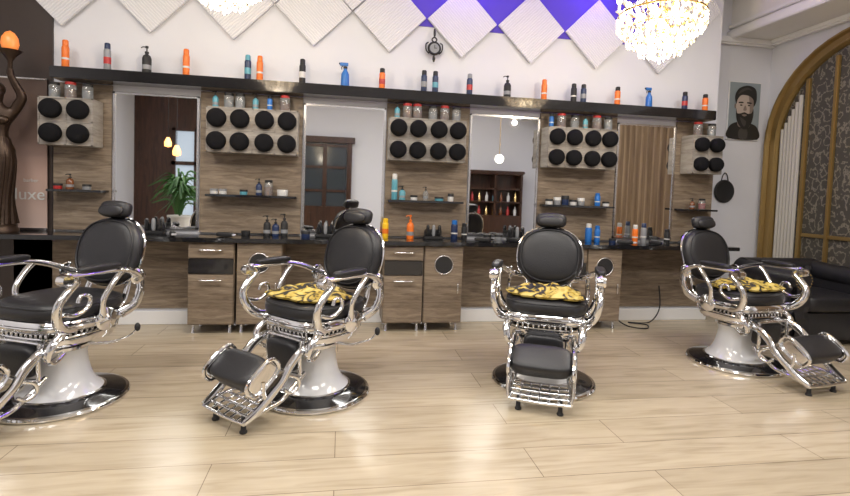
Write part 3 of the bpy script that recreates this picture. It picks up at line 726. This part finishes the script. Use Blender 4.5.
e = empty('bronze_lamp_statue', (-2.93, 4.84, .887), (0, 0, .35)); e.scale = (1.35, 1.15, 1.03); a = MB()
a.lathe([(0, 0), (.12, 0), (.12, .03), (.11, .045), (.11, .07), (0, .07)], M_bronze)
a.stack([(.07, .10, .10), (.12, .095, .09), (.3, .085, .08), (.5, .095, .08), (.62, .105, .085), (.7, .10, .078), (.78, .075, .06), (.80, .07, .055)], M_bronze, e=2)
for i in range(14):
    t = 2 * pi * i / 14
    a.tube([(.105 * math.cos(t), .1 * math.sin(t), .075), (.085 * math.cos(t + .2), .08 * math.sin(t + .2), .3), (.1 * math.cos(t + .35), .083 * math.sin(t + .35), .6), (.07 * math.cos(t + .4), .055 * math.sin(t + .4), .79)], [.016, .01, .009, .005], M_bronze, seg=6, sub=4)
a.obj('plinth_and_robe', parent=e)
def skin(name, V, E, R, parent, m):
    me = bpy.data.meshes.new(name); me.from_pydata(V, E, []); me.materials.append(m)
    o = bpy.data.objects.new(name, me); COL.objects.link(o); o.parent = parent
    sk = o.modifiers.new('Skin', 'SKIN'); sk.use_smooth_shade = True
    for i, r_ in enumerate(R): me.skin_vertices[0].data[i].radius = r_ if isinstance(r_, tuple) else (r_, r_)
    me.skin_vertices[0].data[0].use_root = True
    o.modifiers.new('Sub', 'SUBSURF').levels = 2; o.modifiers['Sub'].render_levels = 2
    return o
V = [(0, 0, .72), (0, .0, .82), (0, .0, .93), (0, 0, 1.02), (0, 0, 1.08), (0, -.01, 1.13), (0, -.01, 1.2),
     (-.09, 0, 1.0), (-.15, -.05, .86), (-.10, -.13, .76), (-.06, -.17, .76),
     (.09, 0, 1.01), (.14, -.02, 1.14), (.08, -.04, 1.31), (.08, -.05, 1.37)]
E = [(0, 1), (1, 2), (2, 3), (3, 4), (4, 5), (5, 6), (3, 7), (7, 8), (8, 9), (9, 10), (3, 11), (11, 12), (12, 13), (13, 14)]
R = [(.09, .07), (.062, .052), (.085, .065), (.06, .05), .03, .052, .048, .038, .03, .022, .016, .038, .03, .022, .018]
skin('figure', V, E, R, e, M_bronze)
a = MB()
a.sell((.1, .11, .13), (0, .012, 1.19), M_bronze, 1, 1); a.sell((.06, .06, .06), (0, .075, 1.21), M_bronze, 1, 1)
a.sell((.018, .03, .03), (0, -.068, 1.165), M_bronze, 1, 1, seg=10, n=8)
for s in (-1, 1): a.sell((.075, .06, .075), (s * .042, -.055, .935), M_bronze, 1, 1); a.sell((.016, .012, .01), (s * .02, -.062, 1.18), M_bronze, 1, 1, seg=8, n=6)
a.lathe([(.012, 1.30), (.014, 1.42), (.03, 1.46), (.06, 1.50), (.065, 1.51), (0, 1.505)], M_bronze, T(.08, -.05, 0), 20)
a.obj('head_hair_and_torch', parent=e)
a = MB(); a.lathe([(0, 1.505), (.04, 1.52), (.048, 1.56), (.043, 1.61), (.025, 1.65), (0, 1.67)], M_flame, T(.08, -.05, 0), 20); a.obj('flame_globe', parent=e)

# ------------------------------------------------------------------ things behind the camera seen in the mirrors
e = empty('door_1', (-.45, YB + .11, 0)); a = MB()
for s in (-1, 1): a.box((.12, .1, 2.55), (s * .62, 0, 1.275), M_dkwood, .01)
a.box((1.5, .12, .16), (0, 0, 2.6), M_dkwood, .01); a.box((.1, .06, 2.5), (0, 0, 1.25), M_dkwood, .005)
for s in (-1, 1):
    a.box((.5, .05, .9), (s * .3, 0, .45), M_dkwood, .01); a.box((.42, .07, .6), (s * .3, 0, .45), M_dkwood, .02)
    for z in (1.3, 1.9, 2.45): a.box((.5, .05, .06), (s * .3, 0, z), M_dkwood)
a.obj('door_joinery', parent=e)
a = MB(); a.box((1.1, .01, 1.6), (0, -.01, 1.7), mat('dark_glass', (.05, .06, .07), .1)); a.obj('door_glass', parent=e)
e = empty('display_cabinet', (4.0, YB + .26, 0)); a = MB()
a.box((1.5, .45, .8), (0, 0, .4), M_dkwood, .01); a.box((1.5, .02, 1.1), (0, .2 - .4, 1.35), M_dkwood)
for s in (-1, 0, 1): a.box((.06, .4, 1.1), (s * .72, 0, 1.35), M_dkwood)
for z in (1.15, 1.5, 1.9): a.box((1.5, .4, .04), (0, 0, z), M_dkwood)
a.box((1.6, .45, .08), (0, 0, 1.94), M_dkwood, .02); a.obj('cabinet_joinery', parent=e)
a = MB()
for i in range(14): a.lathe([(0, 0), (.04, 0), (.04, .14), (.015, .18), (.015, .24), (0, .24)], random.choice([M_red, M_label, M_teal, M_amber, M_brass]), T(-.6 + .2 * (i % 7), .08, .8 if i < 7 else 1.17), 10)
a.obj('cabinet_bottles', parent=e)
e = empty('globe_pendant_lamp', (3.45, -.6, 2.15)); a = MB(); a.sell((.2, .2, .2), (0, 0, 0), M_globe, 1, 1); a.tube([(0, 0, .09), (0, 0, 1.75)], .008, M_brass, sub=1); a.obj('globe_and_rod', parent=e)
e = empty('window_1', (-3.3, YB + .06, 1.5)); a = MB(); a.box((1.5, .02, 2.3), (0, 0, 0), M_sky); a.obj('window_glass', parent=e)
a = MB()
for x_ in (-.78, -.26, .26, .78): a.box((.09, .08, 2.4), (x_, .02, 0), M_dkwood)
for z_ in (-1.18, .35, 1.18): a.box((1.65, .08, .09), (0, .02, z_), M_dkwood)
a.obj('window_frame', parent=e)
for px_, py_, pz_ in ((-3.0, .4, 1.95), (-2.2, -1.2, 2.1), (-3.6, -1.0, 2.2)):
    e = empty('warm_pendant_lamp', (px_, py_, pz_)); a = MB()
    a.lathe([(0, .1), (.03, .1), (.07, .0), (.065, -.08), (0, -.1)], M_warm, seg=16); a.tube([(0, 0, .1), (0, 0, 3.9 - pz_)], .005, M_bmatte, sub=1, seg=6); a.obj('shade_and_cord', parent=e)
def plant(x, y, pot_h, R, n, seed, hh):
    rnd = random.Random(seed); e = empty('potted_palm', (x, y, 0)); a = MB()
    a.lathe([(0, 0), (.12, 0), (.17, pot_h), (.18, pot_h), (.18, pot_h - .03), (0, pot_h - .03)], M_terra); a.obj('pot', parent=e)
    a = MB()
    for i in range(n):
        t = rnd.uniform(0, 6.28); l_ = rnd.uniform(.5, 1) * R; h_ = rnd.uniform(.4, 1) * hh
        p0 = Vector((0, 0, pot_h - .02)); p1 = Vector((l_ * .3 * math.cos(t), l_ * .3 * math.sin(t), pot_h + h_)); p2 = Vector((l_ * math.cos(t), l_ * math.sin(t), pot_h + h_ * rnd.uniform(.5, 1)))
        a.tube([p0, p1, p2], [.008, .012, .016, .003], M_leaf, seg=6, sub=6, sq=(1.2, .25))
    a.obj('fronds', parent=e)
plant(-2.55, 1.7, .85, .38, 70, 3, .6); plant(-3.2, -.4, .5, .6, 50, 5, 1.1)
a = MB()
a.grid(lambda u, v: (XR - .1 + .035 * math.sin(u * 70), .9 + u * 2.0, .03 + v * 2.9), 160, 3, M_curt); a.obj('brown_curtain')

# cable on the floor
a = MB(); a.tube([(2.95, 5.05, .3), (2.98, 4.98, .08), (3.05, 4.85, .008), (3.2, 4.75, .008), (3.3, 4.9, .008), (3.15, 5.0, .008), (3.4, 5.0, .008), (3.55, 5.05, .15), (3.55, 5.08, .4)], .007, M_bmatte, seg=6); a.obj('power_cable')

# ------------------------------------------------------------------ lights
def area(name, loc, sx, sy, e_, col=(1, .965, .92), rot=(0, 0, 0)):
    l = bpy.data.lights.new(name, 'AREA'); l.shape = 'RECTANGLE'; l.size = sx; l.size_y = sy; l.energy = e_; l.color = col
    o = bpy.data.objects.new(name, l); COL.objects.link(o); o.location = loc; o.rotation_euler = rot
for x_ in (-2.6, .4, 3.2):  # unseen area lights added to brighten the room
    area('added_ceiling_light', (x_, 2.6, 3.88), 1.6, .5, 52)
    area('added_ceiling_light', (x_, .4, 3.88), 1.6, .6, 70)
for x_ in (1.2, 2.6): 
    l = bpy.data.lights.new('cove_light', 'POINT'); l.energy = 5; l.color = (.35, .15, 1); l.shadow_soft_size = .1
    o = bpy.data.objects.new('cove_light', l); COL.objects.link(o); o.location = (x_, 4.85, 3.6)

w = bpy.data.worlds.new('World'); sc.world = w; w.use_nodes = True
w.node_tree.nodes['Background'].inputs[0].default_value = (.8, .85, 1, 1); w.node_tree.nodes['Background'].inputs[1].default_value = .3

# ------------------------------------------------------------------ camera
cam = bpy.data.cameras.new('camera'); co = bpy.data.objects.new('camera', cam); COL.objects.link(co)
cam.lens = 36 * 500 / 850; cam.sensor_width = 36; cam.clip_start = .05
co.matrix_world = T(0, 0, 1.37) @ RZ(math.radians(-9.5)) @ RX(math.radians(90 - 2.6)) @ RZ(math.radians(2.0))
cam.shift_y = -34 / 850
sc.camera = co
sc.view_settings.view_transform = 'Standard'
sc.view_settings.exposure = 0.0
